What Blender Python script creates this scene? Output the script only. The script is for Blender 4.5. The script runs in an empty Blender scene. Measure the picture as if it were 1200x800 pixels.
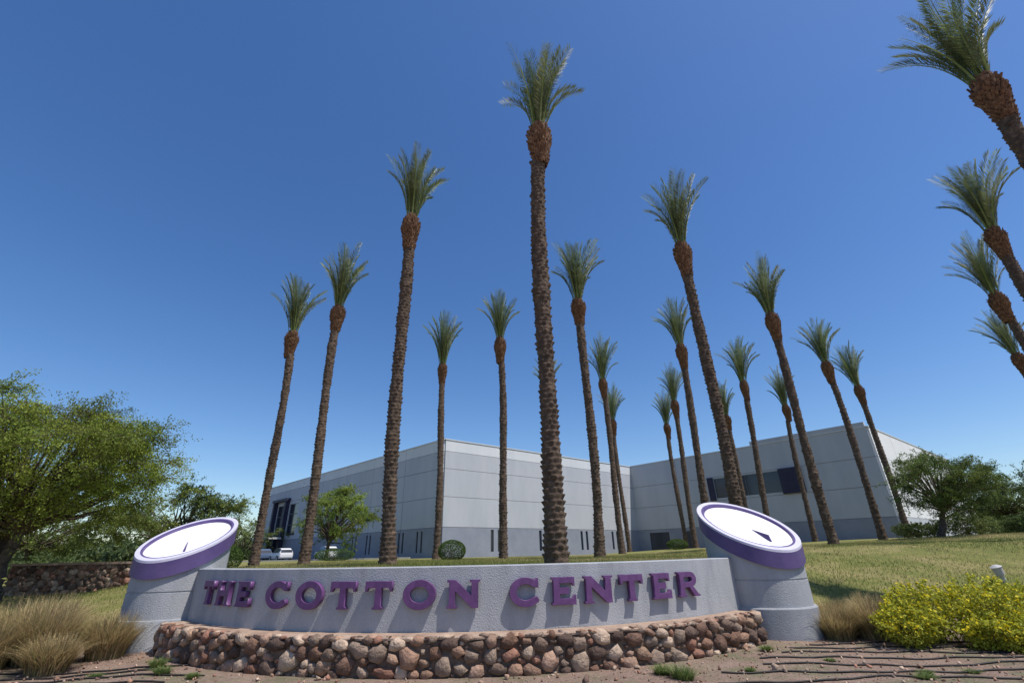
import bpy, bmesh, math, random
import numpy as np
from mathutils import Vector, Matrix
random.seed(7); rng=np.random.default_rng(7)
scene=bpy.context.scene
coll=scene.collection
R=math.radians
CX,CY=-1.05,16.3      # centre of the curved sign

# ------------------------------------------------------------------ helpers
def S(a,b,x):
    t=np.clip((np.asarray(x,float)-a)/(b-a),0,1); return t*t*(3-2*t)
def H(x,y):
    x=np.asarray(x,float); y=np.asarray(y,float)
    top=1.25+.35*S(5,16,x)+.45*S(16,32,x)-.65*S(11,16,-x)*(1-S(22,36,y))
    base=S(9.8,20,y)*top
    base=base*(1-S(44,56,y))+1.1*S(44,56,y)
    r=np.hypot(x-CX,y-CY); a=np.degrees(np.arctan2(np.abs(x-CX),CY-y))
    w=.4+4*S(50,90,a)
    m=1.3*(1-np.clip((r-7.4)/w,0,1)**1.3)
    h=np.maximum(base,m)
    near=1-S(30,45,y)
    h=h+near*(.018*np.sin(1.9*x+.7*y)+.014*np.sin(3.1*y-1.3*x)+.008*np.sin(7*x+5*y))*(r>8.9)
    return h
def hz(x,y): return float(H(x,y))
def link(o,parent=None):
    coll.objects.link(o)
    if parent is not None: o.parent=parent
    return o
def empty(name,loc=(0,0,0)):
    o=bpy.data.objects.new(name,None); o.location=loc; o.empty_display_size=.3; return link(o)
def npmesh(name,V,F,mats,parent=None,col=None,midx=None,smooth=False):
    V=np.asarray(V,np.float32).reshape(-1,3); F=np.asarray(F,np.int32); k=F.shape[1]; n=len(F)
    me=bpy.data.meshes.new(name)
    me.vertices.add(len(V)); me.vertices.foreach_set('co',V.ravel())
    me.loops.add(n*k); me.loops.foreach_set('vertex_index',F.ravel())
    me.polygons.add(n); me.polygons.foreach_set('loop_start',np.arange(0,n*k,k,dtype=np.int32))
    if midx is not None: me.polygons.foreach_set('material_index',np.asarray(midx,np.int32))
    if smooth: me.polygons.foreach_set('use_smooth',np.ones(n,bool))
    for m in (mats if isinstance(mats,(list,tuple)) else [mats]): me.materials.append(m)
    me.update(calc_edges=True)
    if col is not None:
        a=me.color_attributes.new('Col','FLOAT_COLOR','POINT')
        c=np.ones((len(V),4),np.float32); c[:,:3]=col; a.data.foreach_set('color',c.ravel())
    o=bpy.data.objects.new(name,me); return link(o,parent)
def pymesh(name,V,F,mats,parent=None,midx=None,smooth=False):
    me=bpy.data.meshes.new(name); me.from_pydata([tuple(v) for v in V],[],F)
    for m in (mats if isinstance(mats,(list,tuple)) else [mats]): me.materials.append(m)
    if midx is not None: me.polygons.foreach_set('material_index',midx)
    if smooth: me.polygons.foreach_set('use_smooth',[True]*len(F))
    me.update(); o=bpy.data.objects.new(name,me); return link(o,parent)

# ------------------------------------------------------------------ materials
def mat(name,c1,c2=None,scale=4,rough=.85,bump=0,bscale=None,attr=False,trans=0,metal=0,detail=6,spec=.3,c3=None,coords='Object',streak=None):
    m=bpy.data.materials.new(name); m.use_nodes=True; nt=m.node_tree; N=nt.nodes; L=nt.links
    b=N['Principled BSDF']; b.inputs['Roughness'].default_value=rough; b.inputs['Metallic'].default_value=metal
    b.inputs['Specular IOR Level'].default_value=spec
    tc=N.new('ShaderNodeTexCoord')
    out=None
    if c2 is not None:
        no=N.new('ShaderNodeTexNoise'); no.inputs['Scale'].default_value=scale; no.inputs['Detail'].default_value=detail
        no.inputs['Roughness'].default_value=.65
        src=tc.outputs[coords]
        if streak:
            mp=N.new('ShaderNodeMapping'); mp.inputs['Scale'].default_value=streak; L.new(src,mp.inputs['Vector']); src=mp.outputs['Vector']
        L.new(src,no.inputs['Vector'])
        cr=N.new('ShaderNodeValToRGB'); cr.color_ramp.elements[0].position=.33; cr.color_ramp.elements[1].position=.67
        cr.color_ramp.elements[0].color=(*c1,1); cr.color_ramp.elements[1].color=(*c2,1)
        if c3 is not None:
            e=cr.color_ramp.elements.new(.5); e.color=(*c3,1)
        L.new(no.outputs['Fac'],cr.inputs['Fac']); out=cr.outputs['Color']
    if attr:
        at=N.new('ShaderNodeAttribute'); at.attribute_name='Col'
        if out is None: out=at.outputs['Color']
        else:
            mx=N.new('ShaderNodeMix'); mx.data_type='RGBA'; mx.blend_type='MULTIPLY'; mx.inputs['Factor'].default_value=1
            L.new(out,mx.inputs['A']); L.new(at.outputs['Color'],mx.inputs['B']); out=mx.outputs['Result']
    if out is not None: L.new(out,b.inputs['Base Color'])
    else: b.inputs['Base Color'].default_value=(*c1,1)
    if bump:
        n2=N.new('ShaderNodeTexNoise'); n2.inputs['Scale'].default_value=bscale or scale*6; n2.inputs['Detail'].default_value=6
        L.new(tc.outputs[coords],n2.inputs['Vector'])
        bp=N.new('ShaderNodeBump'); bp.inputs['Strength'].default_value=bump; bp.inputs['Distance'].default_value=.03
        L.new(n2.outputs['Fac'],bp.inputs['Height']); L.new(bp.outputs['Normal'],b.inputs['Normal'])
    if trans:
        tr=N.new('ShaderNodeBsdfTranslucent'); ms=N.new('ShaderNodeMixShader'); ms.inputs[0].default_value=trans
        if out is not None: L.new(out,tr.inputs['Color'])
        else: tr.inputs['Color'].default_value=(*c1,1)
        L.new(b.outputs[0],ms.inputs[1]); L.new(tr.outputs[0],ms.inputs[2])
        L.new(ms.outputs[0],N['Material Output'].inputs['Surface'])
    return m
M_stucco=mat('grey_stucco',(.285,.295,.31),(.385,.395,.41),scale=2.6,rough=.9,bump=.4,bscale=50,streak=(1,1,.3),c3=(.345,.355,.37),detail=9)
M_stucco2=mat('grey_stucco_base',(.25,.26,.28),(.33,.34,.355),scale=3,rough=.9,bump=.4,bscale=50,detail=9)
M_white=mat('white_dial',(.70,.70,.71),(.80,.80,.80),scale=3,rough=.6,detail=9)
M_lav=mat('lavender_rim',(.50,.48,.58),(.58,.56,.66),scale=5,rough=.6)
M_purple=mat('purple_band',(.085,.058,.165),(.115,.08,.20),scale=3,rough=.5,bump=.1,bscale=30)
M_letter=mat('purple_letters',(.098,.040,.125),(.145,.065,.18),scale=8,rough=.42)
M_stone=mat('rubble_stone',(.62,.58,.55),(1.25,1.2,1.15),scale=8,rough=.9,bump=1.0,bscale=22,attr=True,detail=9)
M_mortar=mat('mortar',(.10,.07,.055),(.21,.155,.12),scale=12,rough=.95,bump=.7,bscale=30)
M_cap=mat('sandstone_ledge',(.26,.175,.125),(.42,.31,.235),scale=3,rough=.9,bump=.5,bscale=20)
M_trunk=mat('palm_bark',(.055,.037,.027),(.17,.12,.085),scale=6,rough=.95,bump=.9,bscale=30,c3=(.095,.066,.047))
M_boot=mat('palm_boots',(.075,.038,.02),(.26,.145,.08),scale=7,rough=.9,bump=.7,bscale=25,c3=(.155,.078,.04))
M_frond=mat('palm_frond',(.125,.165,.07),(.235,.275,.14),scale=1.2,rough=.55,trans=.25,attr=True,spec=.35)
M_leaf=mat('tree_leaf',(1,1,1),rough=.6,trans=.38,attr=True,spec=.2)
M_bark=mat('tree_bark',(.055,.04,.03),(.13,.10,.075),scale=8,rough=.95,bump=.6)
M_blade=mat('grass_blade',(1,1,1),rough=.7,trans=.3,attr=True,spec=.2)
M_tube=mat('drip_tube',(.015,.013,.012),(.04,.033,.03),scale=5,rough=.6)
M_glass=mat('dark_glass',(.02,.026,.04),rough=.12,spec=.6)
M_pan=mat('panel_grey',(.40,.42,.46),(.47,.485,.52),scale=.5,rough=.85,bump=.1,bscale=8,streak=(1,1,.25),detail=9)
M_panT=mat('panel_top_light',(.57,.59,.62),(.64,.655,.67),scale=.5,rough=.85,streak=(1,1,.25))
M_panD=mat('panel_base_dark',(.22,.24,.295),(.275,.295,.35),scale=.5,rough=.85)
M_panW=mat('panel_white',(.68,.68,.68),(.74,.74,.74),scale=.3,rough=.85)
M_core=mat('panel_joint',(.13,.135,.15),rough=.9)
M_navy=mat('navy_accent',(.022,.022,.05),(.035,.035,.07),scale=1,rough=.6)
M_asph=mat('asphalt',(.045,.045,.047),(.065,.064,.063),scale=6,rough=.95)
M_kerb=mat('concrete',(.40,.38,.35),(.5,.48,.45),scale=3,rough=.9)
M_paver=mat('red_paver',(.30,.15,.12),(.40,.22,.18),scale=5,rough=.9)
M_steel=mat('light_metal',(.45,.44,.42),rough=.5)
M_carw=mat('car_paint_white',(.75,.75,.76),rough=.25,spec=.6)
M_card=mat('car_paint_dark',(.10,.14,.22),rough=.25,spec=.6)
M_tyre=mat('tyre',(.02,.02,.02),rough=.9)
M_lamp=mat('tail_lamp',(.4,.02,.02),rough=.3)

# ground: dirt / grass mixed by attribute mask + noise
def ground_mat():
    m=bpy.data.materials.new('ground_soil_and_grass'); m.use_nodes=True; nt=m.node_tree; N=nt.nodes; L=nt.links
    b=N['Principled BSDF']; b.inputs['Roughness'].default_value=.95; b.inputs['Specular IOR Level'].default_value=.1
    tc=N.new('ShaderNodeTexCoord')
    def noise(s,d=6,r=.6):
        n=N.new('ShaderNodeTexNoise'); n.inputs['Scale'].default_value=s; n.inputs['Detail'].default_value=d; n.inputs['Roughness'].default_value=r
        L.new(tc.outputs['Object'],n.inputs['Vector']); return n.outputs['Fac']
    def ramp(fac,stops):
        r=N.new('ShaderNodeValToRGB'); e=r.color_ramp.elements
        e[0].position=stops[0][0]; e[0].color=(*stops[0][1],1); e[1].position=stops[-1][0]; e[1].color=(*stops[-1][1],1)
        for p,c in stops[1:-1]:
            q=e.new(p); q.color=(*c,1)
        L.new(fac,r.inputs['Fac']); return r.outputs['Color']
    def mix(f,a,b2):
        x=N.new('ShaderNodeMix'); x.data_type='RGBA'; L.new(f,x.inputs['Factor']); L.new(a,x.inputs['A']); L.new(b2,x.inputs['B']); return x.outputs['Result']
    d1=ramp(noise(1.3,10,.7),[(.3,(.19,.12,.09)),(.5,(.31,.21,.16)),(.7,(.43,.32,.255))])
    d2=ramp(noise(28,6,.7),[(.35,(.13,.088,.066)),(.65,(.46,.345,.275))])
    v=N.new('ShaderNodeValue'); v.outputs[0].default_value=.5
    dirt=mix(v.outputs[0],d1,d2)
    wd=ramp(noise(.8,8,.75),[(.48,(0,0,0)),(.62,(.7,.7,.7))])
    weed=ramp(noise(40),[(.3,(.09,.115,.05)),(.7,(.22,.23,.13))])
    dirt=mix(wd,dirt,weed)
    g1=ramp(noise(.5,9,.72),[(.32,(.10,.135,.03)),(.47,(.18,.19,.05)),(.60,(.33,.27,.12)),(.72,(.38,.28,.16))])
    g2=ramp(noise(30,5,.7),[(.3,(.06,.075,.02)),(.7,(.31,.28,.12))])
    v2=N.new('ShaderNodeValue'); v2.outputs[0].default_value=.35
    grass=mix(v2.outputs[0],g1,g2)
    at=N.new('ShaderNodeAttribute'); at.attribute_name='Col'
    ad=N.new('ShaderNodeMath'); ad.operation='ADD'; L.new(at.outputs['Fac'],ad.inputs[0])
    nn=N.new('ShaderNodeMath'); nn.operation='MULTIPLY_ADD'; L.new(noise(2.2,8,.7),nn.inputs[0]); nn.inputs[1].default_value=1.2; nn.inputs[2].default_value=-.6
    L.new(nn.outputs[0],ad.inputs[1])
    ms=ramp(ad.outputs[0],[(.4,(0,0,0)),(.6,(1,1,1))])
    L.new(mix(ms,dirt,grass),b.inputs['Base Color'])
    bp=N.new('ShaderNodeBump'); bp.inputs['Strength'].default_value=1.0; bp.inputs['Distance'].default_value=.06
    L.new(noise(14,10,.75),bp.inputs['Height']); L.new(bp.outputs['Normal'],b.inputs['Normal'])
    return m
M_ground=ground_mat()
def grass_mask(x,y):
    x=np.asarray(x,float);y=np.asarray(y,float)
    r=np.hypot(x-CX,y-CY)
    g=S(10.6,12.6,y+.25*np.sin(x*1.1)+.1*(x>0))
    return np.maximum(g,(r<7.9)*1.0)

# ------------------------------------------------------------------ ground
def axis(lo,hi,step,far):
    a=list(np.arange(lo,hi+1e-6,step)); 
    d=step; x=a[-1]
    while x<far: d*=1.18; x+=d; a.append(x)
    d=step; x=a[0]; b=[]
    while x>-far: d*=1.18; x-=d; b.append(x)
    return np.array(b[::-1]+a)
xs=axis(-22,24,.2,2500); ys=axis(3,24,.2,2500)
GX,GY=np.meshgrid(xs,ys); V=np.stack([GX.ravel(),GY.ravel(),H(GX,GY).ravel()],1)
nx,ny=len(xs),len(ys); i=np.arange(nx-1)[None,:]+nx*np.arange(ny-1)[:,None]; i=i.ravel()
F=np.stack([i,i+1,i+1+nx,i+nx],1)
gm=grass_mask(V[:,0],V[:,1])
npmesh('ground',V,F,M_ground,col=np.stack([gm]*3,1),smooth=True)

# ------------------------------------------------------------------ scatter tools
def hull(npts=14,seed=0,sq=.35):
    r=random.Random(seed); bm=bmesh.new()
    for _ in range(npts):
        v=Vector((r.gauss(0,1),r.gauss(0,1),r.gauss(0,1))).normalized()
        m=max(abs(v.x),abs(v.y),abs(v.z)); v=v*(1-sq)+v/m*sq*.9
        bm.verts.new(v*r.uniform(.82,1))
    bmesh.ops.convex_hull(bm,input=bm.verts); 
    bmesh.ops.triangulate(bm,faces=bm.faces)
    bm.verts.ensure_lookup_table(); used=[v for v in bm.verts if v.link_faces]
    idx={v:i for i,v in enumerate(used)}
    Vv=np.array([v.co[:] for v in used]); Ff=np.array([[idx[v] for v in f.verts] for f in bm.faces]); bm.free(); return Vv,Ff
def slab(seed):
    # broken flat-faced stone: irregular polygon face, chipped edges
    r=random.Random(seed); n=r.choice([4,5,5,6,7]); bm=bmesh.new(); a0=r.random()*6.28
    for k in range(n):
        a=a0+2*math.pi*(k+r.uniform(-.28,.28))/n; q=r.uniform(.82,1.12)
        x,z=q*math.cos(a),q*math.sin(a)
        bm.verts.new((x,r.uniform(.0,.25),z)); 
        bm.verts.new((x*r.uniform(.74,.88),-.75+r.uniform(-.18,.12),z*r.uniform(.74,.88)))
        bm.verts.new((x,.8,z))
    bm.verts.new((r.uniform(-.3,.3),-.95+r.uniform(-.1,.1),r.uniform(-.3,.3)))
    bmesh.ops.convex_hull(bm,input=bm.verts); bmesh.ops.triangulate(bm,faces=bm.faces)
    used=[v for v in bm.verts if v.link_faces]; idx={v:i for i,v in enumerate(used)}
    Vv=np.array([v.co[:] for v in used]); Ff=np.array([[idx[v] for v in f.verts] for f in bm.faces]); bm.free(); return Vv,Ff
SLABS=[slab(s) for s in range(40)]
HULLS=[hull(random.choice([9,11,13,16]),s,.6) for s in range(28)]; PEBS=[hull(9,100+s,.1) for s in range(8)]
def scatter(name,temps,places,mats,parent=None):
    VV=[];FF=[];CC=[];o=0
    for k,(p,m,c) in enumerate(places):
        v,f=temps[k%len(temps)]
        VV.append(v@np.asarray(m).T+np.asarray(p)); FF.append(f+o); CC.append(np.tile(c,(len(v),1))); o+=len(v)
    return npmesh(name,np.concatenate(VV),np.concatenate(FF),mats,parent,col=np.concatenate(CC))
def rotm(ax,ay,az): return np.array(Matrix.Rotation(az,3,'Z')@Matrix.Rotation(ay,3,'Y')@Matrix.Rotation(ax,3,'X'))
STONEC=[(.30,.19,.135),(.22,.13,.09),(.37,.25,.175),(.155,.095,.07),(.21,.15,.115),(.44,.34,.26),(.11,.075,.06),(.35,.235,.175),(.27,.205,.16),(.29,.155,.11),(.40,.31,.24)]
def stone_wall_pts(path_len,frame,z0,z1,seed,big=1.0):
    r=random.Random(seed); pl=[]; done=[]
    for (a,b,tries,gap) in ((.12,.19,1500,.74),(.075,.12,2600,.78),(.035,.07,4200,.84)):
        a*=big;b*=big
        for _ in range(int(tries*max(path_len/12.0,.08))):
            w=r.uniform(a,b); h=w*r.uniform(.5,.9)
            s=r.uniform(0,path_len); z=r.uniform(z0+h*.4,max(z0+h*.45,z1-h*.8))
            ok=True
            for (s2,z2,w2,h2) in done:
                if abs(s-s2)<w+w2 and ((s-s2)/(w+w2))**2+((z-z2)/(h+h2))**2<gap*gap: ok=False;break
            if not ok: continue
            done.append((s,z,w,h))
            (x,y),ta=frame(s)
            m=rotm(0,0,ta)@rotm(r.uniform(-.16,.16),r.uniform(-.5,.5),r.uniform(-.16,.16))@np.diag([w*1.05,min(w,.10)*r.uniform(.7,1.05),h*1.08])
            c=np.array(r.choice(STONEC))*r.uniform(.75,1.2)
            pl.append(((x,y,z),m,c))
    return pl

# ------------------------------------------------------------------ monument sign
sign=empty('monument_sign',(0,0,0))
def pol(r,phi): return CX+r*math.sin(phi), CY-r*math.cos(phi)
def arc_band(name,r0,r1,z0,z1,a0,a1,n,mats,parent,bev=.012,wob=0):
    V=[];F=[]
    k=6
    for j in range(n+1):
        a=a0+(a1-a0)*j/n; rr=r1+wob*(math.sin(j*1.7)+math.sin(j*.63+1))*.5
        for r,z in [(rr,z0),(rr,z1-bev),(rr-bev,z1),(r0+bev,z1),(r0,z1-bev),(r0,z0)]:
            x,y=pol(r,a); V.append((x,y,z))
    for j in range(n):
        for q in range(k):
            q2=(q+1)%k; F.append((j*k+q,j*k+q2,(j+1)*k+q2,(j+1)*k+q))
    F.append(tuple(range(k))[::-1]); F.append(tuple(n*k+q for q in range(k)))
    return pymesh(name,V,F,mats,parent)
arc_band('sign_wall',7.66,8.0,.3,1.41,R(-46),R(46),80,M_stucco,sign)

def ell(cx,cy,rx,ry,a0,a1,n): return [(cx+rx*math.cos(R(a0+(a1-a0)*i/n)),cy+ry*math.sin(R(a0+(a1-a0)*i/n))) for i in range(n+1)]
GL={}
GL['T']=(1.22,[[(0,1),(1.22,1),(1.22,.64),(1.15,.64),(1.09,.77),(.745,.77),(.745,.09),(.83,.05),(.83,0),(.39,0),(.39,.05),(.475,.09),(.475,.77),(.13,.77),(.07,.64),(0,.64)]])
GL['H']=(1.36,[[(0,1),(.42,1),(.42,.95),(.35,.91),(.35,.62),(1.01,.62),(1.01,.91),(.94,.95),(.94,1),(1.36,1),(1.36,.95),(1.27,.91),(1.27,.09),(1.36,.05),(1.36,0),(.94,0),(.94,.05),(1.01,.09),(1.01,.39),(.35,.39),(.35,.09),(.42,.05),(.42,0),(0,0),(0,.05),(.09,.09),(.09,.91),(0,.95)]])
GL['E']=(1.10,[[(0,1),(1.06,1),(1.06,.68),(1.0,.68),(.95,.79),(.36,.79),(.36,.61),(.80,.61),(.80,.39),(.36,.39),(.36,.21),(.98,.21),(1.04,.33),(1.10,.33),(1.10,0),(0,0),(0,.05),(.09,.09),(.09,.91),(0,.95)]])
GL['N']=(1.42,[[(0,1),(.36,1),(1.06,.40),(1.06,.91),(.98,.95),(.98,1),(1.42,1),(1.42,.95),(1.33,.91),(1.33,0),(1.08,0),(.34,.62),(.34,.09),(.43,.05),(.43,0),(0,0),(0,.05),(.09,.09),(.09,.91),(0,.95)]])
GL['O']=(1.42,[ell(.71,.5,.71,.53,0,360,44)[:-1],ell(.71,.5,.42,.30,0,360,36)[:-1]])
co=ell(.70,.5,.70,.53,52,308,34); ci=ell(.70,.5,.42,.30,316,44,30)
GL['C']=(1.30,[[(1.26,1.0),(1.18,1.0),(1.12,.93)]+co+[(1.24,.13),(1.29,.20),(1.20,.33)]+ci+[(1.18,.66),(1.26,.66)]])
GL['R']=(1.40,[[(0,1),(.86,1)]+ell(.86,.70,.40,.30,80,-80,14)+[(1.0,.37),(1.28,.09),(1.40,.05),(1.40,0),(1.02,0),(.72,.38),(.35,.38),(.35,.09),(.43,.05),(.43,0),(0,0),(0,.05),(.09,.09),(.09,.91),(0,.95)],
        [(.35,.80),(.35,.58),(.84,.58)]+ell(.84,.69,.13,.11,-70,70,8)+[(.84,.80)]])
def letter(ch,phi,idx):
    w,loops=GL[ch]; hgt=.39; ws=.84 if idx<=3 else .94
    cu=bpy.data.curves.new('glyph','CURVE'); cu.dimensions='2D'; cu.fill_mode='BOTH'; cu.extrude=.034; cu.bevel_depth=.004; cu.bevel_resolution=1
    for lp in loops:
        sp=cu.splines.new('POLY'); sp.points.add(len(lp)-1); sp.use_cyclic_u=True
        for p,(x,y) in zip(sp.points,lp): p.co=((x-w/2)*hgt*ws,y*hgt,0,1)
    tmp=bpy.data.objects.new('tmp',cu); coll.objects.link(tmp); bpy.context.view_layer.update()
    me=bpy.data.meshes.new_from_object(tmp.evaluated_get(bpy.context.evaluated_depsgraph_get()))
    bpy.data.objects.remove(tmp); bpy.data.curves.remove(cu)
    me.materials.clear(); me.materials.append(M_letter)
    o=bpy.data.objects.new('letter_%s_%d'%(ch.lower(),idx),me); link(o,sign)
    x,y=pol(8.0+.058,phi); t=(math.cos(phi),math.sin(phi),0); n=(math.sin(phi),-math.cos(phi),0)
    o.matrix_world=Matrix(((t[0],0,n[0],x),(t[1],0,n[1],y),(0,1,0,.82),(0,0,0,1)))
txt=list(zip('THE',[-36.8,-32.6,-28.2]))+list(zip('COTTON',[-22.2,-17.3,-12.8,-8.4,-3.6,1.4]))+list(zip('CENTER',[8.3,12.9,17.3,21.8,26.3,31.0]))
for k,(ch,a) in enumerate(txt): letter(ch,R(a),k+1)

# pillars (sundial caps, cut by a sloping plane)
def pillar(name,cx,cy,gx,gy,zc,z0,ga,sc=1.0):
    e=empty(name,(cx,cy,0)); e.parent=sign
    n=72
    def P(r,a,zz,abs_):
        x=r*sc*math.cos(a); y=r*sc*math.sin(a); return (x,y,zz if abs_ else zc+gx*x+gy*y+zz)
    def lathe(nm,prof,mt,cap=False,smooth=True):
        V=[];F=[]
        for (r,z,ab) in prof:
            for j in range(n): V.append(P(r,2*math.pi*j/n,z,ab))
        for q in range(len(prof)-1):
            for j in range(n):
                j2=(j+1)%n; F.append((q*n+j,q*n+j2,(q+1)*n+j2,(q+1)*n+j))
        if cap: F.append(tuple((len(prof)-1)*n+j for j in range(n)))
        o=pymesh(nm,V,F,mt,e,smooth=smooth)
        md=o.modifiers.new('es','EDGE_SPLIT'); md.split_angle=R(35)
        return o
    lathe('pillar_base',[(.985,z0-.4,True),(.985,.50,True),(.97,.52,True),(.90,.53,True)],M_stucco2)
    lathe('pillar_shaft',[(.93,.50,True),(.93,.985,True),(.915,.99,True),(.915,1.01,True),(.93,1.015,True),(.93,-.34,False)],M_stucco)
    lathe('purple_ring',[(.92,-.342,False),(.985,-.34,False),(.985,-.045,False)],M_purple)
    lathe('ring_top',[(.984,-.046,False),(.982,0,False),(.89,0,False)],M_lav)
    lathe('inner_ring',[(.89,-.002,False),(.85,-.004,False),(.83,-.06,False)],M_purple)
    lathe('dial',[(.835,-.058,False),(.4,-.058,False),(.02,-.058,False)],M_white,cap=True,smooth=False)
    d=(math.cos(R(ga)),math.sin(R(ga)))
    def q(u,v,h): 
        x=d[0]*u-d[1]*v; y=d[1]*u+d[0]*v; return (x,y,zc+gx*x+gy*y-.057+h)
    V=[q(.12,-.008,0),q(.60,-.025,0),q(.57,0,.12),q(.12,.008,0),q(.60,.025,0)]
    pymesh('gnomon',V,[(0,1,2),(2,4,3),(0,2,3),(1,4,2),(0,3,4,1)],M_purple,e)
    V=[];F=[]
    for j in range(12):
        a=2*math.pi*j/12; 
        for (r,s) in [(.74,-.008),(.80,-.008),(.80,.008),(.74,.008)]:
            x=r*sc*math.cos(a)-s*math.sin(a); y=r*sc*math.sin(a)+s*math.cos(a); V.append((x,y,zc+gx*x+gy*y-.054))
        F.append((4*j,4*j+1,4*j+2,4*j+3))
    pymesh('hour_marks',V,F,M_lav,e)
    return e
pillar('sundial_pillar',5.17,11.05,-.14,.54,2.08,0,-72)
pillar('sundial_pillar.001',-7.36,11.1,.05,.52,2.05,0,-60,.92)

# ------------------------------------------------------------------ stone planter wall in front of the sign
plan=empty('stone_planter_wall')
A0,A1=R(-43),R(41)
RW=8.46
arc_band('wall_core',8.02,RW-.02,-.2,.455,A0,A1,70,M_mortar,plan)
arc_band('ledge',8.005,RW-.0,.457,.492,A0-.004,A1+.004,110,M_cap,plan,bev=.012,wob=.03)
def fr(s):
    a=A0+s/RW; return pol(RW-.02,a),a
pl=stone_wall_pts((A1-A0)*RW,fr,-.02,.515,3)
for sgn,aa in ((-1,A0),(1,A1)):
    x0,y0=pol(RW-.06,aa); x1,y1=pol(8.08,aa)
    pl+=stone_wall_pts(.36,lambda s,x0=x0,y0=y0,x1=x1,y1=y1,aa=aa,sgn=sgn:((x0+(x1-x0)*s/.36,y0+(y1-y0)*s/.36),aa+sgn*math.pi/2),0,.49,9)
scatter('rubble_stones',SLABS,pl,M_stone,plan)
pl=[]; rr_=random.Random(5); s_=0
while s_<(A1-A0)*RW:
    w_=rr_.uniform(.07,.18); a_=A0+(s_+w_)/RW; x_,y_=pol(RW-.05+rr_.uniform(-.02,.02),a_)
    pl.append(((x_,y_,.478+rr_.uniform(-.012,.015)),rotm(0,0,a_)@np.diag([w_*1.08,.10,.042*rr_.uniform(.7,1.2)]),np.array(rr_.choice(STONEC))*rr_.uniform(1.0,1.3))); s_+=2*w_
scatter('coping_stones',HULLS,pl,M_stone,plan)

# left low stone wall
lw=empty('low_stone_wall')
pymesh('wall_core',[(-18.2,18.2,0),(-13.75,17.93,0),(-13.7,18.5,0),(-18.2,18.8,0),(-18.2,18.2,1.48),(-13.75,17.93,1.48),(-13.7,18.5,1.48),(-18.2,18.8,1.48)],[(0,1,5,4),(1,2,6,5),(2,3,7,6),(3,0,4,7),(4,5,6,7)],M_mortar,lw)
pymesh('cap',[(-18.25,18.08,1.483),(-13.65,17.82,1.483),(-13.6,18.6,1.483),(-18.25,18.9,1.483),(-18.25,18.08,1.56),(-13.65,17.82,1.56),(-13.6,18.6,1.56),(-18.25,18.9,1.56)],[(0,1,5,4),(1,2,6,5),(2,3,7,6),(3,0,4,7),(4,5,6,7),(3,2,1,0)],M_cap,lw)
scatter('rubble_stones',SLABS,stone_wall_pts(4.5,lambda s:((-18.2+s,18.2-.06*s),-.06),.35,1.5,21,1.2)+stone_wall_pts(4.5,lambda s:((-18.2+s,18.2-.06*s),-.06),.35,1.5,22,1.2),M_stone,lw)

# ------------------------------------------------------------------ gravel & litter
pl=[]
for _ in range(7500):
    y=4.5+random.random()**.8*7.5; x=random.uniform(-1.15,1.15)*y
    r=math.hypot(x-CX,y-CY)
    if r<8.55: continue
    s=random.choice([.008,.012,.012,.018,.03])*random.uniform(.7,1.4)
    if random.random()<.012: s=random.uniform(.04,.08)
    pl.append(((x,y,hz(x,y)+s*.3),rotm(random.random()*6,random.random()*6,random.random()*6)@np.diag([s,s*random.uniform(.6,1),s*.7]),np.array(random.choice(STONEC))*random.uniform(.9,1.6)))
scatter('gravel',PEBS,pl,M_stone)

# drip irrigation tubes
def tube(pts,r,name,m,parent,k=6):
    V=[];F=[];n=len(pts)
    for j,p in enumerate(pts):
        a=Vector(pts[max(j-1,0)]);b=Vector(pts[min(j+1,n-1)]); d=(b-a).normalized()
        u=d.orthogonal().normalized() if abs(d.z)>.9 else d.cross(Vector((0,0,1))).normalized(); w=u.cross(d)
        for q in range(k):
            t=2*math.pi*q/k; V.append(Vector(p)+r*(u*math.cos(t)+w*math.sin(t)))
    for j in range(n-1):
        for q in range(k):
            q2=(q+1)%k; F.append((j*k+q,j*k+q2,(j+1)*k+q2,(j+1)*k+q))
    return pymesh(name,V,F,m,parent,smooth=True)
irr=empty('drip_irrigation_tubes')
for t in range(8):
    y0=6.7+.42*t; pts=[]; ph=random.random()*6
    xa=2.0+.35*t+random.random()*.8
    for j in range(60):
        x=xa+j*.2
        y=y0-.02*(x-4)*(x-9)*.6+.07*math.sin(x*1.3+ph)-.10*(x-6)+.03*math.sin(4*x+ph)
        pts.append((x,y,hz(x,y)+.014))
    tube(pts,.013,'tube_%d'%(t+1),M_tube,irr)
for t in range(4):
    y0=8.9-.38*t; ph=random.random()*6; pts=[]
    for j in range(45):
        x=-5.2-.35*t-j*.2+1.2*(t>1)
        y=y0+.06*math.sin(x*1.4+ph)+.09*(x+6)
        pts.append((x,y,hz(x,y)+.014))
    tube(pts,.013,'tube_%d'%(t+11),M_tube,irr)

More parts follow.
